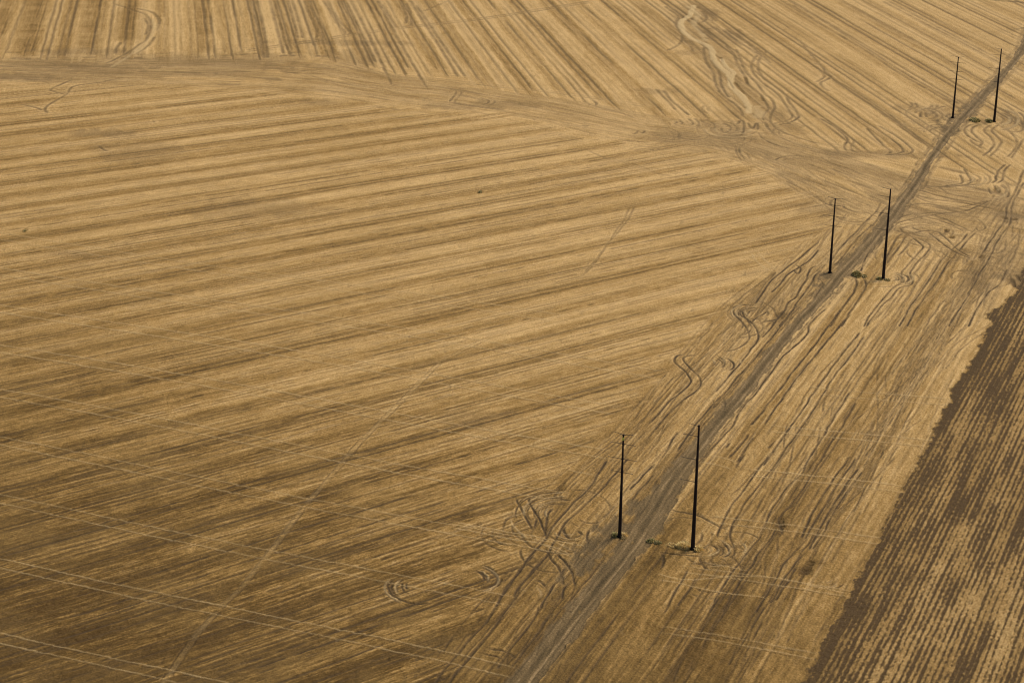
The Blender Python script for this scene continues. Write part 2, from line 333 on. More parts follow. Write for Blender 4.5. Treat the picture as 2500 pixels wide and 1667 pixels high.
ruts(T4, """600,350 560,430 490,510 400,600 260,740 150,870 90,960
700,350 640,420 580,490 520,570 420,660 310,770 210,900 130,980
770,330 700,400 620,450
600,670 540,760 470,850 420,950 390,1040
810,660 740,710 690,800 600,960
830,690 780,760 720,850 640,960
860,720 840,790 740,890
880,700 960,760 990,800 940,860 880,930 800,1020 790,1090 800,1130 700,1190 620,1280 500,1420 420,1568
940,710 1050,770 1050,820 980,900 890,1000 870,1060 890,1120 870,1160 760,1190 680,1280 560,1400 440,1568
1240,840 1150,950 1080,1060 1000,1180 860,1380 760,1568
1320,850 1220,960 1150,1080 1060,1200 920,1400 830,1568
1500,650 1400,750 1320,850
1420,660 1340,760 1240,840
1130,640 1240,740 1340,830 1460,900
1040,650 1150,740 1280,830 1480,920
1960,50 1880,250 1800,400 1780,530 1700,650 1620,760 1560,860 1520,910
1960,170 1850,380 1830,560 1760,660 1690,760 1640,880 1580,980 1500,1100 1430,1250 1300,1440 1230,1568
1780,0 1720,60 1690,120 1690,160 1640,190
1830,0 1770,70 1760,130 1750,160 1690,190
1340,100 1370,150 1350,190 1170,215
1380,40 1440,140 1430,190 1300,215
1610,220 1640,280 1690,290
1670,200 1710,260 1740,290
1730,200 1810,270 1790,330
800,270 1100,340 1400,380 1700,440
850,200 1200,220 1600,190
900,240 1250,330 1640,400
780,420 1000,380 1300,420 1640,350
1500,520 1570,570 1580,620 1520,640 1500,600
680,540 900,480 1150,470 1400,450 1640,350
700,580 960,510 1300,460
770,600 800,650 900,660 1010,640
860,590 960,640 1100,640
1000,500 1150,540 1300,600 1400,660
1080,480 1250,550 1440,640
1640,880 1520,1080 1400,1290 1250,1540
1800,1000 1720,1150 1600,1250 1500,1400 1420,1568
330,1080 360,1150 330,1220 260,1320 170,1450 100,1568
420,1090 445,1160 410,1240 330,1360 260,1470 200,1568
700,1060 760,1090 740,1130
760,1080 800,1110 770,1150
-40,1080 30,1150 -60,1300""", .8, .8, .4)
for ln in ("1760,500 1790,530", "1850,540 1880,520", "1215,625 1215,655", "1040,730 1060,728", "1260,715 1280,690", "1690,230 1715,275", "1540,900 1560,870", "1870,1060 1940,1130", "1840,1100 1880,1180"):
    stroke(pts(ln, *T4), 1.6, .95, dark, breakup=.3, ends=.6)
for bx, by, rx, ry, am in ((1820, 500, 9, 9, .7), (950, 660, 14, 9, .55), (1200, 470, 22, 9, .45), (1300, 250, 26, 14, .35), (1850, 900, 10, 18, .55), (1880, 1080, 7, 12, .8), (620, 310, 9, 7, .5), (1550, 1150, 5, 24, .5), (120, 430, 14, 7, .4)):
    blob(2000 + bx / 3.92, 400 + by / 3.92, rx, ry, am, grey, 0, 3)
ruts(T5, """640,440 630,480 680,570 740,670 790,770
770,430 750,480 790,570 850,660 900,770 910,840
980,540 930,610 910,700 890,800
830,620 800,760
860,420 970,400 1100,400
740,470 850,420
880,470 1000,450 1180,480
890,530 1000,505 1150,510
1500,80 1400,240 1300,380 1190,480 1090,590 990,700 910,830 830,930 720,1060 640,1180 560,1280 490,1390 410,1520
1700,60 1580,210 1440,370 1310,490 1180,610 1100,690 1050,770 990,860 930,980 850,1080 780,1160 640,1330 600,1420
1110,720 1080,760 1110,820 1190,860
1190,740 1250,800 1300,820
1340,740 1310,800 1300,880 1270,900
1580,510 1490,610 1440,660
1960,120 1850,230 1700,390
1960,210 1860,320 1700,500
900,920 960,1030 1030,1120 1070,1220 1080,1300
1000,970 1100,1070 1160,1170 1190,1260 1200,1310
1110,1100 1050,1190 980,1300 900,1420 850,1530
1150,1230 1080,1330 1060,1440""", .85, .85, .35)
ruts(T5, """30,680 350,740 700,800 900,840 1160,890 1380,920
0,730 300,790 570,840 860,890 1000,950 1200,1030
1000,870 1110,920 1220,970
580,640 590,700 660,780 760,850
860,890 960,910 1080,960 1170,1010
1100,180 1400,240""", .6, 1.0, .25, None, light)
ruts(T8, """1280,130 1400,180 1470,250 1470,320 1410,380 1300,420
1200,190 1290,230 1320,280 1290,340
240,300 220,370 260,460 340,520 450,560 580,580 750,570
300,320 255,390 290,470 370,510
400,310 380,380 420,450 480,480
440,320 425,390 460,440""", .8, .8, .4)
ruts(T8, """1900,0 1760,160 1640,310 1540,460 1500,520 1420,680 1310,830 1200,940 1100,1060 960,1230 860,1350 760,1491 650,1650
2080,0 1950,110 1850,230 1740,360 1690,500 1560,680 1440,850 1350,970 1220,1120 1090,1270 980,1400 880,1560
2270,170 2180,300 2100,380
1330,1090 1500,1110 1630,1160 1720,1230
1280,1150 1450,1180 1600,1230
1960,590 1900,740 1700,1010 1600,1130 1450,1350
2130,640 2000,820 1800,1100 1620,1330
1850,290 1980,330 2050,410""", .9, .7, .4)
ruts(T6, """1100,30 1000,150 900,290 800,430 700,570 640,700 600,790 600,840
1240,0 1120,160 960,370 850,510 800,600 730,720 710,820 740,890 780,960
1470,80 1400,220 1280,330 1190,450 1100,580 1050,700 990,830 900,950 800,1080 730,1170 640,1320 540,1480
1640,20 1540,150 1430,330 1330,470 1250,560 1180,650
1160,730 1100,840 1000,960 920,1090 830,1220 780,1300 690,1440
1870,40 1720,250 1580,470 1450,700 1390,850
1930,60 1780,270 1640,490 1500,720 1420,870
1960,150 1800,360 1660,590 1530,830 1460,960
1990,180 1830,400 1690,620 1580,830 1490,960
1350,960 1230,1080 1160,1220 1060,1380 950,1568
1420,980 1280,1150 1180,1310 1090,1480
1360,1100 1260,1250 1140,1450
1200,600 1180,660 1200,750 1215,820
850,20 780,130 760,180
750,10 700,80
310,1120 250,1240 180,1370 70,1568
400,1200 310,1340 200,1510
630,1380 500,1568
740,1370 640,1568
480,880 570,920 590,970 540,1000
560,880 640,930 640,990 560,1020
620,870 690,930 700,990 620,1030
660,870 740,930 750,990 680,1040
100,560 400,620 560,700 700,760
0,960 200,990 400,1010 500,1020
380,1040 560,1090 700,1080 760,1110
40,960 70,1020 60,1100 30,1140""", .8, .78, .4)
for ln in ("1510,1030 1460,1110 1410,1200", "1560,1040 1580,1090", "1180,620 1195,760"):
    stroke(pts(ln, *T6), 2.2, .9, dark, breakup=.3)
ruts(T6, """0,1170 300,1230 800,1195 1200,1220 1500,1290 1860,1370
0,1230 250,1270 620,1350 1100,1410
450,1060 900,1150
500,40 700,80 800,130
400,100 650,150 750,190""", .55, .8, .35, .3, light)
ruts(T7, """740,20 760,80 830,140 880,210 900,270 870,330 770,400 620,430
830,20 850,80 920,150 970,220 985,290 950,350 870,460 720,640 560,820
290,450 210,460 180,510 220,560 290,620 340,690 310,750 230,820 130,900 60,980 -60,1110
420,450 290,470 270,510 320,570 380,630 430,690 430,750 360,820 240,900 150,990 80,1070 -20,1190
580,460 640,500 660,550 620,590
660,470 740,530 740,580 680,610
1230,20 1130,170 1010,300
1320,20 1200,180 1060,350 930,510 790,660 660,820 520,960 400,1100 300,1240 200,1400
1640,10 1540,90 1470,170 1460,240 1380,330 1260,430 1180,520 1110,620 1040,710 950,830 850,940 780,1050 730,1150 620,1260 520,1370 420,1480
600,900 640,940 630,980
620,880 660,930 640,990
1790,0 1640,200 1460,440 1320,610 1200,770 1050,960 900,1140
1870,60 1700,250 1540,450 1380,640 1250,820 1120,1000 1040,1130
1960,230 1800,430 1640,640 1490,850 1400,990 1280,1160 1150,1340 1020,1530
2000,270 1870,460 1730,630 1600,830 1500,1000 1350,1210 1230,1370 1120,1540
1870,800 1750,980 1640,1170 1530,1350 1400,1568
1920,900 1800,1110 1680,1290 1560,1500
900,1200 800,1330 700,1450
950,1230 870,1340 770,1500
1150,1270 1060,1360
720,1280 660,1360
540,870 560,940 530,980
220,1180 160,1270 90,1400
390,1140 290,1260 210,1380""", .85, .82, .35)
stroke(pts("1150,90 1200,60 1180,110", *T7), 2.2, .8, dark)
# far field, left of the road
ruts(U1, """1000,0 1150,290 1280,560 1400,820
1260,0 1410,290 1570,570 1750,870
1300,40 1440,270
780,0 840,130 930,240 1000,310 960,340
740,0 820,130 870,220 950,310 920,340
610,0 640,100 700,220 740,340 735,380
560,0 600,120 650,220 685,330 660,380
230,0 280,200 320,360 360,520
270,0 330,220 370,390 430,530
50,0 100,200 140,400 175,560
100,0 150,200 190,400 210,560
400,0 450,180 500,370
440,0 500,190 550,370
1480,0 1510,90 1540,160 1530,230
1530,30 1580,160 1580,250
1570,0 1700,210 1850,440 2030,740
1630,50 1760,240 1920,480 2100,740
900,0 1060,280 1200,600
960,20 1110,330 1240,600""", .85, .72, .35, .2)
ruts(U1, """0,480 600,392 1000,328 1450,264 1900,214 2352,160 2800,90 3300,10
0,498 600,410 1000,345 1450,280 1900,230 2352,176 2800,106 3300,26
1700,110 1960,0""", .8, .6, .4, .2)
ruts(U2, """440,840 440,900 370,980
480,840 490,900 430,970 450,1010
650,930 750,960 740,990 670,1010
740,930 810,970 780,1000 700,1020
1640,960 1720,1000 1680,1010
1730,950 1790,990 1760,1020
1180,1130 1200,1160
1230,1130 1260,1150
1620,1200 1700,1210 1700,1190""", .7, .75, .4)
ruts(U0, """1060,30 1280,100 1400,150 1440,230 1430,300 1400,380 1330,430 1230,500 1100,570 1000,610
1300,80 1450,120 1520,190 1500,300
1380,170 1420,250 1390,340
1480,350 1410,440 1300,520
1200,740 950,790 700,830 640,900 540,960 460,1010 430,1050 450,1090
630,910 520,880 480,860 600,800 700,760
430,1060 250,1010 150,1005
1100,520 1110,460 1160,400
940,1390 1000,1440 1050,1450
1460,1150 1480,1180""", .9, .75, .4)
ruts(U0, """1470,180 1480,300 1400,400 1200,560 1050,650
1400,400 1380,450 1250,530""", 1.3, .8, .3, None, light)
for poly_top, poly_bot, w_, am in (((380, 0), (230, 540), 8.5, .5), ((50, -20), (-20, 330), 7.5, .4), ((905, 0), (810, 470), 8, .45), ((1245, 90), (1215, 380), 8, .45), ((1930, 0), (1960, 500), 6, .4)):
    stroke([(poly_top[0] / 3.92, poly_top[1] / 3.92 - 30), (poly_bot[0] / 3.92, poly_bot[1] / 3.92)], w_, am, dark, soft=.8, breakup=.4)
for bx, by, rx, ry, am in ((900, 650, 34, 13, .75), (300, 600, 34, 9, .6), (2100, 620, 36, 18, .6), (120, 730, 26, 9, .85), (1300, 1440, 18, 12, .4), (1350, 1500, 16, 9, .35), (1000, 1280, 14, 6, .6), (1450, 590, 16, 11, .6), (900, 500, 30, 8, .6), (2550, 560, 24, 12, .5), (3300, 560, 20, 20, .4), (3250, 410, 34, 6, .55)):
    blob(bx / 3.92, by / 3.92, rx, ry, am, grey, 0, 5)
for bx, by, rx, ry, am in ((180, 620, 10, 4, .4), (640, 510, 24, 14, .4), (590, 500, 14, 8, .35), (1160, 1020, 12, 7, .3), (1240, 255, 20, 6, .45), (1090, 260, 10, 5, .5), (780, 250, 12, 5, .5)):
    blob(bx, by, rx, ry, am, grey, 0, 6)
for a, b in ((1172, 468), (61, 563)):
    blob(a, b, 1.0, 2.0, .5, dark, 0, 1)
# diagonal old track through the main field, two wheel lines
for seg, am in (("1075,882 1000,957 882,1074 790,1180 744,1233", .6), ("744,1233 690,1305 638,1371 590,1430 531,1488", .45), ("531,1488 470,1560 425,1626 380,1690", .5), ("1285,793 1180,830 1075,882", .45), ("744,1233 700,1290 638,1371", .4)):
    P = pts(seg)
    for o in (-5, 7):
        Q = [(x + o * (y / 1250), y + o * .3) for x, y in P]
        stroke(Q, .42, am * .85, soil, breakup=.7, lip=.25)
    stroke([(x + 1, y) for x, y in P], 1.0, .16, light, breakup=.8)
# sprayer tramlines: pairs of pressed straw crossing the rows, each with a painted shadow side
for k, y0 in enumerate((575, 658, 749, 849, 961, 1078, 1216, 1370, 1551)):
    am = (.45, .55, .62, .62, .58, .52, .5, .5, .5)[k]
    for dy in (-6 - y0 * .003, 6 + y0 * .005):
        P = [(x, -1220 + (y0 + dy + 1220) * (x + 12000) / 12000 + 4 * math.sin(x / 260 + k)) for x in range(-150, int((1500, 1700, 1640, 1580, 1530, 1440, 1330, 1310, 1200)[k]), 120)]
        W = to_world(P)
        splat(W, .42, am, light, breakup=.4, ends=8)
        splat(W + np.array([-.1, -.62]), .45, am * .55, soil, breakup=.5, ends=8)  # dark shadow side of the pressed ridge, painted through the soil channel
    if k in (1, 2, 3, 4, 5, 6):
        for dy in (-6, 7):
            P = [(x, -1220 + (y0 + dy + 1220) * (x + 12000) / 12000 - (x - 1500) * .045 + 5 * math.sin(x / 150 + k)) for x in range((1950, 1860, 1800, 1700, 1640, 1600)[k - 1], (2420, 2380, 2350, 2250, 2180, 2080)[k - 1], 60)]
            W = to_world(P)
            splat(W, .5, am * .8, light, breakup=.5, ends=5); splat(W + np.array([-.1, -.6]), .4, am * .55, soil, breakup=.5, ends=5)  # bright straw line, then its shadow side painted dark next to it
for ln, wd, am in (("1560,322 1700,345 1850,362 2050,415 2180,455", [8, 16, 22, 20, 10], .38), ("1990,370 2120,380 2230,378", [6, 10, 6], .6), ("2240,440 2340,470 2440,500 2510,525", [10, 18, 18, 14], .5), ("0,165 200,170 420,165 650,170", [26, 30, 26, 14], .5), ("1900,420 1990,470 2060,500", [6, 12, 8], .4)):
    stroke(pts(ln), wd, am, grey, breakup=.7)
# bundles of turning marks on the headlands
family(pts("0,165 300,172 600,180 900,212 1250,252 1600,318 1850,352 2050,402"), [40, 44, 40, 36, 30, 34, 34, 40], 60, .5, .5, 5)
family(pts("0,158 200,168 420,160 650,165 950,215 1150,250"), [44, 40, 40, 44, 36, 26], 46, .55, .6, 15, length=(.12, .4))
family(pts("1750,330 1900,372 2050,430 2200,490 2350,520 2500,540"), [24, 34, 40, 46, 46, 40], 64, .62, .5, 6)
family(pts("2080,520 2200,545 2350,590 2480,620"), [20, 28, 30, 20], 14, .6, .6, 7)
family(pts("2060,560 1960,650 1850,780 1740,920 1620,1050 1500,1180 1380,1330 1250,1500 1150,1640"), [14, 16, 18, 18, 18, 18, 18, 20, 20], 44, .6, .5, 8, length=(.12, .4))
family(pts("2480,480 2400,620 2300,780 2200,930 2080,1130 1960,1330 1840,1540 1750,1700"), [20, 30, 34, 36, 36, 36, 36, 36], 46, .6, .5, 9, length=(.15, .5))
family(pts("2470,520 2380,660 2260,860 2150,1050 2040,1240 1920,1440 1800,1660"), [6, 6, 7, 7, 8, 8, 8], 14, .7, .5, 10, length=(.3, .8))
for cx, cy, n, sp in ((1800, 310, 12, 12), (1700, 330, 7, 10), (2250, 600, 8, 8), (2250, 300, 8, 7), (1760, 1350, 9, 5), (1420, 1290, 7, 5), (1790, 790, 8, 6), (2100, 540, 8, 8), (2440, 680, 9, 6)):
    r = random.Random(int(cx + cy)); c = ground_at(cx, cy)
    for i in range(n):
        x, y = c[0] + r.gauss(0, sp), c[1] + r.gauss(0, sp * 1.6); rad = r.uniform(2.5, 6); a0 = r.uniform(0, 6.28); da = r.choice((-1, 1)) * r.uniform(1.2, 3)
        for dr in (0, 2.1):
            splat(np.array([(x + (rad + dr) * math.cos(a0 + da * t), y + (rad + dr) * 1.3 * math.sin(a0 + da * t)) for t in np.linspace(0, 1, 7)]), .6, r.uniform(.35, .8), soil, breakup=.5, lip=.3)

def loops(tile, cx, cy, rx, ry, n, a0, a1, amp=.75, w=.42, seed=1, tail=None):
    r = random.Random(seed); ox, oy, sc = tile
    for k in range(n):
        t = k / max(1, n - 1); ex, ey = rx[0] + (rx[1] - rx[0]) * t, ry[0] + (ry[1] - ry[0]) * t
        ox_ = r.uniform(-.12, .12) * rx[1]; b0, b1 = a0 + r.uniform(-15, 60), a1 + r.uniform(-60, 15)
        P = [(ox + (cx + ox_ + ex * math.cos(math.radians(a))) / sc, oy + (cy + ey * math.sin(math.radians(a))) / sc) for a in np.linspace(b0, b1, 9)]
        stroke(P, w * 1.12, min(1, amp * r.uniform(.8, 1.3)), soil, breakup=.3, lip=.55)
        if k % 3 == 1: stroke([(x + 1.5, y - 2) for x, y in P], w, .6, light, breakup=.4)
loops(T6, 440, 950, (60, 400), (22, 165), 12, -80, 75, .55, .40, 1)
loops(T6, 430, 950, (110, 520), (45, 190), 6, 40, 120, .6, .42, 2)
loops(T5, 1040, 600, (130, 450), (60, 225), 13, 150, 290, .75, .42, 3)
loops(T5, 1150, 760, (40, 220), (30, 110), 6, 20, 170, .7, .42, 4)
loops(T8, 1180, 300, (90, 360), (40, 175), 9, -70, 60, .8, .42, 5)
loops(T8, 560, 400, (80, 380), (45, 205), 9, 110, 230, .8, .42, 6)
loops(T8, 1700, 480, (60, 320), (40, 160), 6, -100, 40, .6, .42, 7)
loops(T4, 690, 1100, (40, 240), (15, 80), 9, -80, 80, .8, .5, 8)
loops(T4, 560, 1090, (60, 330), (20, 90), 4, 20, 110, .55, .5, 9)
loops(T2, 1640, 1150, (120, 310), (50, 130), 6, -75, 75, .7, .6, 10)
loops(T2, 1150, 1090, (60, 300), (25, 80), 6, 130, 250, .7, .6, 11)
loops(T7, 520, 540, (50, 260), (30, 120), 8, -80, 60, .75, .42, 12)
loops(T3, 1330, 1430, (40, 240), (20, 105), 9, 100, 260, .75, .45, 13)
loops(T6, 1620, 1230, (40, 190), (25, 100), 6, -20, 120, .6, .42, 14)
loops(T4, 1350, 150, (60, 260), (25, 90), 6, -70, 80, .6, .55, 15)
loops(T4, 1640, 250, (40, 200), (25, 110), 6, -60, 80, .6, .55, 16)
loops(T4, 950, 640, (50, 260), (20, 80), 6, 180, 320, .6, .5, 17)
loops(T1, 1150, 1240, (50, 330), (20, 100), 10, 0, 200, .6, .55, 18)
loops(T7, 560, 900, (30, 110), (20, 60), 4, -60, 80, .7, .42, 19)

# ------------------------------------------------------------------ put the layers together
soil, light, dark, grey, ridge, road, wear, crown = [c.ravel() for c in (soil, light, dark, grey, ridge, road, wear, crown)]
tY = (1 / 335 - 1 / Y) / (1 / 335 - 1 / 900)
tone_level = -.06 + 1.0 * sstep(-.12, .70, tY) - .48 * sstep(.08, -.27, S) * sstep(1.25, .2, tY) + .03 * sstep(.0, .2, S) * sstep(0, .5, tY)         # straw tone level: darker at the near left, paler at the far right
broad = fbm(X / 60, Y / 90, 2, 3) - .5
tC = tC - .06
tone = wA * tA + wB * (tB + .06) + wE * (tE + .0) + wC * tC
rutm = wA * rA + wB * rB * .9 + wE * rE + wC * rC * .75
tone = tone + .16 * broad + .10 * w1 + .14 * (fbm(X / .9, Y / 1.6, 5, 2) - .5)
tone = (.245 + .51 * tone_level) + (.78 + .14 * tone_level) * (tone - .5); tone = np.where(tone < .14, .14 * np.exp((tone - .14) / .14), tone)
tone = tone * (1 - .75 * np.minimum(dark, 1)) * (1 - .30 * grey) * (1 + .35 * ridge)
soilm = np.maximum(np.maximum(rutm * .9, soil * (1 - .25 * light)), dark * .35)
roadm = .96 * sstep(.18, .80, road + (fbm(X / .9, Y / 2.2, 1, 4) - .5) * 1.0 + (vnoise(C_q / .6, C_a / 7, 4) - .5) * .35)
tilled = sstep(.25, .75, wD + (clump - .5) * 1.3) * (1 - straw_D); strawD = wD * straw_D
tone = tone * (1 - wD) + wD * (.20 + .45 * cover + .4 * (clump - .5))
soilm = soilm * (1 - wD); light = light * (1 - wD * .85) * (1 - roadm * .6)
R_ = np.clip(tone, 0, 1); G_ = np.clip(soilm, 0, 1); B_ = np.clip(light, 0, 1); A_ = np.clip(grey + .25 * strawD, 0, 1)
roadtone = (.38 + .06 * sstep(360, 520, Y)) + .27 * wear + .20 * (fbm(X / 1.5, Y / 6, 4, 3) - .5) + .42 * (fbm(C_q / .55, C_a / 9, 5, 3) - .5) - .25 * crown * (1 - wear)

# relief: stubble stands a hand high, ruts press it flat and push up a lip
fade = sstep(Y0, Y0 + 8, Y) * sstep(Y1, Y1 - 15, Y) * sstep(S0, S0 + .01, S) * sstep(S1, S1 - .01, S)
amp_far = np.clip(420 / Y, .35, 1)
Z = .10 * (vnoise(X / 1.1, Y / 1.1, 0) - .5) + .16 * (wA * (tA - .5) + wC * (tC - .5) + wB * (tB - .5) * .5) + .09 * (fbm(X / .6, Y / .8, 6, 2) - .5)
Z = Z * (1 - roadm) * amp_far - .20 * soilm - .12 * roadm + .13 * ridge + .07 * light + .10 * strawD - .04 * wD - .25 * dark * (G_ > .2)
Z = Z + .5 * (fbm(X / 70, Y / 70, 3, 2) - .5) * 0
Z = (Z * fade).astype(np.float32)

def ground_height(x, y):
    c, r = float(colf(x, y)), float(rowf(y))
    if not (0 <= c < NC - 1 and 0 <= r < NR - 1): return 0.0
    return float(Z[int(round(r)) * NC + int(round(c))])

# ------------------------------------------------------------------ materials
def new_mat(name):
    m = bpy.data.materials.new(name); m.use_nodes = True
    nt = m.node_tree; b = nt.nodes['Principled BSDF']; b.inputs['Specular IOR Level'].default_value = 0.1; b.inputs['Roughness'].default_value = .9
    return m, nt, b
def mixc(nt, fac, a, b):
    n = nt.nodes.new('ShaderNodeMix'); n.data_type = 'RGBA'
    for sock, v in ((n.inputs[0], fac), (n.inputs[6], a), (n.inputs[7], b)):
        if hasattr(v, 'is_output'): nt.links.new(v, sock)
        elif isinstance(v, (int, float)): sock.default_value = v
        else: sock.default_value = (*v, 1)
    return n.outputs[2]
def math_n(nt, op, a, b=0.0, clamp=False):
    n = nt.nodes.new('ShaderNodeMath'); n.operation = op; n.use_clamp = clamp
    for i, v in enumerate((a, b)):
        if hasattr(v, 'is_output'): nt.links.new(v, n.inputs[i])
        else: n.inputs[i].default_value = v
    return n.outputs[0]
def noise_n(nt, vec, scale, detail=3, rough=.6):
    n = nt.nodes.new('ShaderNodeTexNoise'); n.inputs['Scale'].default_value = scale; n.inputs['Detail'].default_value = detail; n.inputs['Roughness'].default_value = rough
    nt.links.new(vec, n.inputs['Vector']); return n.outputs[0]
def attr(nt, name):
    n = nt.nodes.new('ShaderNodeAttribute'); n.attribute_name = name
    s = nt.nodes.new('ShaderNodeSeparateColor'); nt.links.new(n.outputs['Color'], s.inputs[0]); return s.outputs, n.outputs['Alpha']

def straw_colour(nt, vec, cover, al):
    """dry straw from brown stubble to pale straw, with fine grain"""
    n1 = noise_n(nt, vec, 2.2, 5, .65); n2 = noise_n(nt, vec, .35, 3); n3 = noise_n(nt, vec, .045, 3)
    t = math_n(nt, 'ADD', cover, math_n(nt, 'MULTIPLY', math_n(nt, 'SUBTRACT', n1, .5), math_n(nt, 'ADD', .30, math_n(nt, 'MULTIPLY', cover, 1.2))))
    t = math_n(nt, 'ADD', t, math_n(nt, 'MULTIPLY', math_n(nt, 'SUBTRACT', n2, .5), .22), True)
    r = nt.nodes.new('ShaderNodeValToRGB'); e = r.color_ramp.elements
    e[0].position = 0; e[0].color = (.085, .047, .013, 1); e[1].position = 1; e[1].color = (.63, .410, .172, 1)
    for p_, c_ in ((.25, (.175, .099, .026)), (.5, (.325, .190, .058)), (.75, (.475, .297, .110))):
        q = e.new(p_); q.color = (*c_, 1)
    nt.links.new(t, r.inputs[0])
    c = mixc(nt, math_n(nt, 'MULTIPLY', math_n(nt, 'SUBTRACT', n3, .42, True), 1.6, True), r.outputs[0], mixc(nt, .5, r.outputs[0], (.36, .225, .078)))
    return c, n1

def vec_node(nt):
    g = nt.nodes.new('ShaderNodeNewGeometry'); return g.outputs['Position']

def ground_material(name):
    m, nt, b = new_mat(name); v = vec_node(nt); ch, al = attr(nt, 'cover'); c2, al2 = attr(nt, 'marks')
    c, n1 = straw_colour(nt, v, ch[0], al); g1 = noise_n(nt, v, 1.1, 4); g2 = noise_n(nt, v, 3.0, 3)
    c = mixc(nt, math_n(nt, 'MULTIPLY', al, .5), c, mixc(nt, g1, (.125, .086, .046), (.25, .18, .10)))      # dusty, trampled straw
    c = mixc(nt, math_n(nt, 'MULTIPLY', ch[1], math_n(nt, 'ADD', .80, math_n(nt, 'MULTIPLY', n1, .4)), True), c, mixc(nt, g1, (.042, .026, .012), (.105, .068, .034)))   # bare earth in the ruts, and the tramlines' painted shadow side
    c = mixc(nt, math_n(nt, 'MULTIPLY', ch[2], .85, True), c, mixc(nt, n1, (.38, .25, .10), (.72, .52, .26)))       # flattened bright straw
    t = math_n(nt, 'ADD', c2[1], math_n(nt, 'MULTIPLY', math_n(nt, 'SUBTRACT', n1, .5), .6))
    t = math_n(nt, 'ADD', t, math_n(nt, 'MULTIPLY', math_n(nt, 'SUBTRACT', g2, .5), .5), True)
    r = nt.nodes.new('ShaderNodeValToRGB'); e = r.color_ramp.elements
    e[0].color = (.060, .042, .019, 1); e[1].color = (.43, .29, .14, 1); q = e.new(.5); q.color = (.172, .113, .050, 1)
    nt.links.new(t, r.inputs[0])
    c = mixc(nt, c2[2], c, r.outputs[0])                                                                  # packed earth of the track
    c = mixc(nt, c2[0], c, mixc(nt, g2, (.050, .029, .011), (.120, .073, .030)))                           # turned soil
    nt.links.new(c, b.inputs['Base Color']); b.inputs['Roughness'].default_value = .95
    bp = nt.nodes.new('ShaderNodeBump'); bp.inputs['Strength'].default_value = 1.0; bp.inputs['Distance'].default_value = .22
    nt.links.new(n1, bp.inputs['Height']); nt.links.new(bp.outputs[0], b.inputs['Normal'])
    return m
m_field, m_road, m_till = [ground_material(n) for n in ('straw_stubble', 'packed_earth', 'tilled_earth')]

def plain(name, col, var=.3, scale=6.0, rough=.8, spec=.2, metal=0.0):
    m, nt, b = new_mat(name); tc = nt.nodes.new('ShaderNodeTexCoord')
    n = noise_n(nt, tc.outputs['Object'], scale, 4)
    c = mixc(nt, n, tuple(x * (1 - var) for x in col), tuple(min(1, x * (1 + var)) for x in col))
    nt.links.new(c, b.inputs['Base Color']); b.inputs['Roughness'].default_value = rough; b.inputs['Specular IOR Level'].default_value = spec; b.inputs['Metallic'].default_value = metal
    return m
m_steel = plain('weathered_steel', (.016, .010, .008), .5, 2.5, .75, .2)
m_base = plain('dark_base_steel', (.014, .009, .006), .3, 4, .9, .1)
m_arm = plain('arm_steel', (.03, .024, .02), .3, 6, .6, .3)
m_poly = plain('grey_insulator', (.10, .09, .085), .2, 8, .5, .3)
m_plate = plain('yellow_green_plate', (.55, .62, .10), .15, 8, .5, .3)
m_green = plain('weed_leaf', (.24, .205, .07), .55, 1.5)
m_dry = plain('ochre_dry_grass', (.80, .55, .20), .4, 1.5)
m_pale = plain('pale_dry_grass', (.70, .50, .22), .35, 1.5)

# ------------------------------------------------------------------ ground meshes
def structure(name, V, Fq, mat, layers):
    me = bpy.data.meshes.new(name)
    me.vertices.add(len(V)); me.vertices.foreach_set('co', V.astype(np.float32).ravel())
    n = len(Fq); me.loops.add(n * 4); me.loops.foreach_set('vertex_index', Fq.astype(np.int32).ravel())
    me.polygons.add(n); me.polygons.foreach_set('loop_start', (np.arange(n) * 4).astype(np.int32))
    me.polygons.foreach_set('use_smooth', np.ones(n, bool))
    for nm, arr in layers.items():
        a = me.attributes.new(nm, 'FLOAT_COLOR', 'POINT'); a.data.foreach_set('color', arr.astype(np.float32).ravel())
    me.update(calc_edges=True); me.materials.append(mat)
    o = bpy.data.objects.new(name, me); scene.collection.objects.link(o); o['kind'] = 'structure'
    return o
V = np.c_[X, Y, Z]
one = np.ones(N)
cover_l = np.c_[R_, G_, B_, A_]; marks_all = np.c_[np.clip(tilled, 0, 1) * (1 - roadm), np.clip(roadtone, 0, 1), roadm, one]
ii = np.arange(NR * NC).reshape(NR, NC)
Fq = np.stack([ii[:-1, :-1], ii[:-1, 1:], ii[1:, 1:], ii[1:, :-1]], -1).reshape(-1, 4)
cls = np.where(roadm > .5, 1, np.where(wD > .5, 2, 0)).reshape(NR, NC)
fc = np.maximum.reduce([cls[:-1, :-1], cls[:-1, 1:], cls[1:, 1:], cls[1:, :-1]]).ravel()
def part_mesh(k, name, mat, marks, extra=None):
    f = Fq[fc == k]; used = np.zeros(N, bool); used[f.ravel()] = True
    remap = np.cumsum(used) - 1; Vv = V[used]; cl = cover_l[used]; mk = marks[used]; f = remap[f]
    if extra is not None:
        ev, ef = extra; f = np.vstack([f, ef + len(Vv)]); Vv = np.vstack([Vv, ev])
        cl = np.vstack([cl, np.tile([.55, .05, 0, 0], (len(ev), 1))]); mk = np.vstack([mk, np.tile([0, .4, 0, 1], (len(ev), 1))])
    return structure(name, Vv, f, mat, {'cover': cl, 'marks': mk})
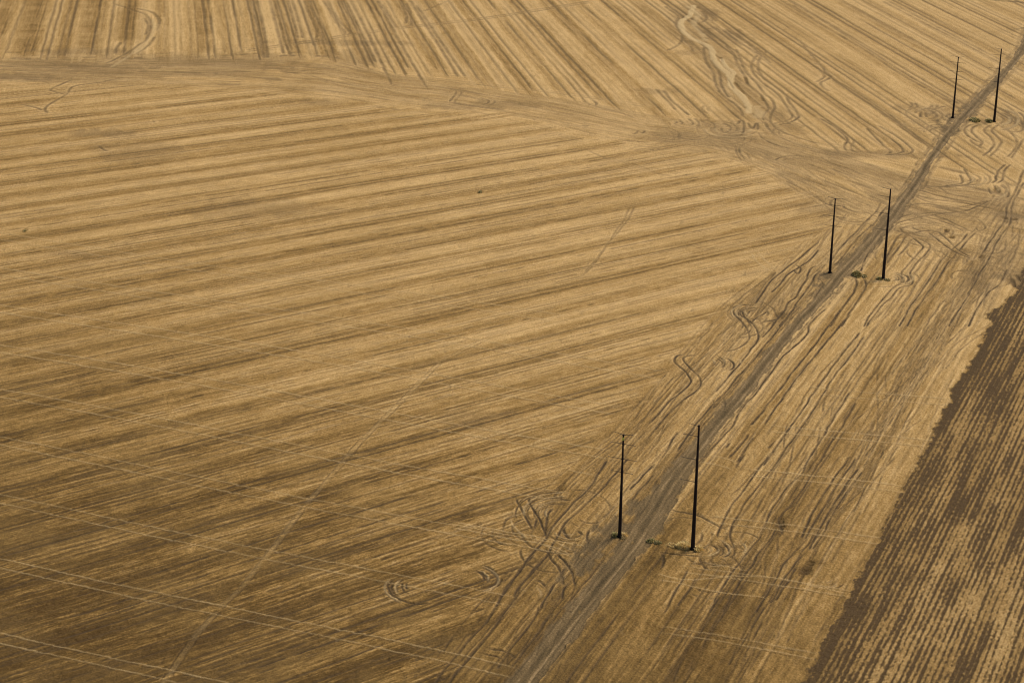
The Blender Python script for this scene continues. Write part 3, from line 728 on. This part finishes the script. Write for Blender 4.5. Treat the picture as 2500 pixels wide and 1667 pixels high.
# country beyond the surveyed fan, out to the horizon
ev = [(-6000, -3000, 0), (6000, -3000, 0), (6000, 9000, 0), (-6000, 9000, 0), (S0 * Y0, Y0, 0), (S1 * Y0, Y0, 0), (S1 * Y1, Y1, 0), (S0 * Y1, Y1, 0)]
ef = np.array([(0, 1, 5, 4), (1, 2, 6, 5), (2, 3, 7, 6), (3, 0, 4, 7)])
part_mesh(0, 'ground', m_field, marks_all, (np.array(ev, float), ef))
part_mesh(1, 'dirt_track', m_road, marks_all)
part_mesh(2, 'tilled_field', m_till, marks_all)

# ------------------------------------------------------------------ small mesh builder
class MB:
    def __init__(s): s.v = []; s.f = []
    def tube(s, p0, p1, r0, r1, n=12, cap=True):
        p0, p1 = Vector(p0), Vector(p1); d = (p1 - p0).normalized()
        a = d.orthogonal().normalized(); c = d.cross(a); k = len(s.v)
        for p, r in ((p0, r0), (p1, r1)):
            for i in range(n):
                t = 2 * math.pi * i / n; s.v.append(p + a * (r * math.cos(t)) + c * (r * math.sin(t)))
        for i in range(n): s.f.append((k + i, k + (i + 1) % n, k + n + (i + 1) % n, k + n + i))
        if cap: s.f.append(tuple(k + i for i in range(n))[::-1]); s.f.append(tuple(k + n + i for i in range(n)))
    def box(s, c, d, rot=0.0):
        k = len(s.v); M = Matrix.Rotation(rot, 3, 'Z')
        for z in (-1, 1):
            for x, y in ((-1, -1), (1, -1), (1, 1), (-1, 1)): s.v.append(Vector(c) + M @ Vector((x * d[0] / 2, y * d[1] / 2, z * d[2] / 2)))
        s.f += [(k + 3, k + 2, k + 1, k), (k + 4, k + 5, k + 6, k + 7)] + [(k + i, k + (i + 1) % 4, k + 4 + (i + 1) % 4, k + 4 + i) for i in range(4)]
    def tri(s, a, b, c): k = len(s.v); s.v += [Vector(a), Vector(b), Vector(c)]; s.f.append((k, k + 1, k + 2))
    def build(s, name, mat, parent=None, smooth=False):
        me = bpy.data.meshes.new(name); me.from_pydata([tuple(v) for v in s.v], [], s.f); me.materials.append(mat)
        if smooth: me.polygons.foreach_set('use_smooth', [True] * len(me.polygons))
        me.update(); o = bpy.data.objects.new(name, me); scene.collection.objects.link(o); o.parent = parent; return o
def empty(name, loc, label, cat, group=None):
    o = bpy.data.objects.new(name, None); scene.collection.objects.link(o); o.location = loc
    o['label'] = label; o['category'] = cat
    if group: o['group'] = group
    return o

# ------------------------------------------------------------------ the poles
ARM_AZ = math.radians(90 + 68.1)                 # arms stand square to the line of poles
def arm_parts(root, z, r_pole, side, length, rise, thick=.05):
    d = Vector((math.cos(ARM_AZ), math.sin(ARM_AZ), 0)) * side
    p0 = Vector((0, 0, z)) + d * (r_pole * .7); p1 = Vector((0, 0, z + rise)) + d * (r_pole + length)
    m = MB(); m.tube(p0, p0.lerp(p1, .55), thick * 1.3, thick, 8); m.tube(p0.lerp(p1, .55), p1, thick, thick * .75, 8)
    m.box(p0 + d * .03, (.10, .22, .26), ARM_AZ)
    a = m.build('crossarm', m_arm, root)
    i = MB(); q0 = p1 - d * .02; q1 = p1 + d * .40 + Vector((0, 0, rise * .12))
    i.tube(q0, q1, .03, .03, 8)
    for k in range(5): c = q0.lerp(q1, .2 + .17 * k); e = (q1 - q0).normalized() * .02; i.tube(c - e, c + e, .06, .05, 10)
    i.build('insulator', m_poly, a)
def shaft(root, H, r0, r1):
    m = MB(); zs = (0, H * .33, H * .66, H)
    for z0, z1 in zip(zs[:-1], zs[1:]):
        ra, rb = r0 + (r1 - r0) * z0 / H, r0 + (r1 - r0) * z1 / H
        m.tube((0, 0, z0 - (.4 if z0 == 0 else 0)), (0, 0, z1), ra, rb, 12, False)
        if z0: m.tube((0, 0, z0 - .5), (0, 0, z0), ra + .022, ra + .018, 12)
    m.tube((0, 0, H), (0, 0, H + .04), r1 * 1.04, r1 * 1.0, 12)
    m.build('shaft', m_steel, root)
    m = MB(); m.tube((0, 0, -.3), (0, 0, .22), r0 * 1.55, r0 * 1.5, 16)
    for k in range(12): t = k * math.pi / 6; m.tube((r0 * 1.3 * math.cos(t), r0 * 1.3 * math.sin(t), .2), (r0 * 1.3 * math.cos(t), r0 * 1.3 * math.sin(t), .36), .035, .035, 6)
    m.build('base_plate', m_base, root)
def make_short(loc, label):
    root = empty('steel_pole', loc, label, 'pole', 'two-armed poles left of the track')
    H = 22.6; shaft(root, H, .36, .15)
    for fz, L, rise in ((.996, 1.35, .32), (.91, 2.0, .02), (.765, 2.35, .02), (.635, 1.6, .02)):
        for sd_ in (1, -1): arm_parts(root, H * fz, .36 + (.15 - .36) * fz, sd_, L, rise)
    return root
def make_tall(loc, label):
    root = empty('steel_pole', loc, label, 'pole', 'one-armed poles right of the track')
    H = 27.0; shaft(root, H, .42, .17)
    for fz, L, rise in ((.994, 1.45, .22), (.912, 2.5, .06), (.727, 2.75, .06), (.547, 2.45, .06)):
        arm_parts(root, H * fz, .42 + (.17 - .42) * fz, 1, L, rise)
    return root
def copy_tree(o, parent=None):
    c = o.copy(); scene.collection.objects.link(c); c.parent = parent
    for ch_ in list(o.children): copy_tree(ch_, c)
    return c
def base(px, py):
    x, y = ground_at(px, py); return (x, y, ground_height(x, y) - .02)
sp = make_short(base(1512.7, 1309), 'nearest dark pole left of the dirt track, yellow-green plate near its top')
tp = make_tall(base(1691, 1340), 'nearest dark pole right of the dirt track, in a clump of ochre grass')
sp.scale = (1.08, 1.08, 1.03); tp.scale = (1.08, 1.08, 1.03)
for px, py, sz, lab in ((2026, 665, .967, 'shorter dark pole of the middle pair, left of the track by a grey bare patch'), (2326, 287, .97, 'farthest full pole left of the dirt track, beside the pale worn fork'), (2503, 68, 1.0, 'dark pole cut off by the right photo edge, only its foot showing')):
    c = copy_tree(sp); c.location = base(px, py); c.scale = (1.1, 1.1, sz); c['label'] = lab
for px, py, sz, lab in ((2156, 681, .974, 'tall dark pole of the middle pair, right of the track, weeds at its foot'), (2427, 297, .968, 'farthest tall pole right of the dirt track, above the wavy wheel marks')):
    c = copy_tree(tp); c.location = base(px, py); c.scale = (1.1, 1.1, sz); c['label'] = lab
m = MB(); m.box((-.02, -.26, 21.75), (.34, .05, .62)); m.build('marker_plate', m_plate, sp)

# ------------------------------------------------------------------ weeds and grass clumps
def clump(name, px, py, rx, ry, n, hgt, mat, label, cat, group=None, seed=1, wide=.05, mat2=None):
    r = random.Random(seed); x, y, z = base(px, py); m = MB(); mi = []
    for i in range(int(n * 1.3)):
        t = r.uniform(0, 6.283); q = math.sqrt(r.random()); bx, by = rx * q * math.cos(t), ry * q * math.sin(t)
        h_ = hgt * (1.15 - .75 * q * q) * r.uniform(.5, 1.15) * (.55 + .9 * noise1(np.array([bx * 1.7 + by * 2.3 + seed * 9.1]), 6)[0])
        a = r.uniform(0, 6.283); lean = r.uniform(.4, 1.2); lx, ly = math.cos(a) * h_ * lean, math.sin(a) * h_ * lean; w = wide * r.uniform(.6, 1.6)
        px_, py_ = -math.sin(a) * w, math.cos(a) * w; k = len(m.v)
        m.v += [Vector(p) for p in ((bx - px_, by - py_, -.05), (bx + px_, by + py_, -.05), (bx + lx * .5 + px_, by + ly * .5 + py_, h_ * .7), (bx + lx * .5 - px_, by + ly * .5 - py_, h_ * .7), (bx + lx, by + ly, h_))]
        m.f += [(k, k + 1, k + 2, k + 3), (k + 3, k + 2, k + 4)]; mi += [int(r.random() < .3)] * 2
    root = m.build(name, mat); root.data.materials.append(mat2 or m_dry); root.data.polygons.foreach_set('material_index', mi)
    root.location = (x, y, z); root['label'] = label; root['category'] = cat
    if group: root['group'] = group
    return root
clump('grass_clump', 1671, 1334, 1.7, 1.6, 900, .75, m_dry, 'wide ochre grass mound left of the nearest right-hand pole foot', 'grass', None, 3, .04, m_pale)
clump('grass_clump', 1706, 1341, 1.0, 1.3, 400, .55, m_dry, 'smaller ochre grass clump right of the nearest right-hand pole foot', 'grass', None, 4, .04, m_pale)
clump('grass_clump', 1523, 1307, .9, 1.6, 420, .5, m_pale, 'pale dry grass clump right of the nearest left-hand pole foot', 'grass', None, 5, .04, m_dry)
clump('grass_clump', 1640, 1331, 1.3, 1.2, 240, .35, m_pale, 'thin pale grass between the dark weed strip and the ochre mound', 'grass', None, 6, .04, m_dry)
G1 = 'green weeds by the pole feet'
clump('weed_clump', 1502, 1306, .6, 1.2, 260, .6, m_green, 'small green weed left of the nearest left-hand pole foot', 'weed', G1, 7, .06)
clump('weed_clump', 1590, 1320, 1.1, 1.0, 300, .45, m_green, 'dark green weed strip at the track edge between the nearest two poles', 'weed', G1, 8, .06)
clump('weed_clump', 1606, 1324, 1.0, .8, 200, .4, m_green, 'short olive weed just right of the dark weed strip by the near track edge', 'weed', G1, 9, .06, m_pale)
clump('weed_clump', 2092, 671, 1.2, 2.6, 420, .75, m_green, 'dark green bushy weed right of the track in the middle pole pair', 'weed', G1, 10, .08)
clump('weed_clump', 2110, 675, .8, 1.6, 220, .6, m_green, 'smaller green weed between the bushy weed and the middle tall pole', 'weed', G1, 11, .07, m_pale)
clump('weed_clump', 2147, 681, .7, 1.3, 240, .6, m_green, 'low green weed at the foot of the middle tall pole', 'weed', G1, 12, .07)
clump('weed_clump', 2166, 684, 1.0, 1.5, 200, .35, m_green, 'sparse olive weed right of the middle tall pole foot', 'weed', G1, 13, .06, m_pale)
clump('weed_clump', 2380, 294, 1.9, 3.0, 420, .6, m_green, 'green weed strip at the track edge between the farthest two poles', 'weed', G1, 14, .09)
clump('weed_clump', 2415, 296.5, 1.3, 2.2, 340, .65, m_green, 'green weed at the foot of the farthest tall pole', 'weed', G1, 15, .09)
clump('weed_clump', 1172, 469, .55, 1.2, 90, .35, m_green, 'lone dark weed in the middle of the big striped field', 'weed', None, 16, .07, m_pale)
clump('weed_clump', 61, 564, .6, 1.4, 90, .35, m_green, 'lone dark weed near the left edge of the photo', 'weed', None, 17, .07, m_pale)
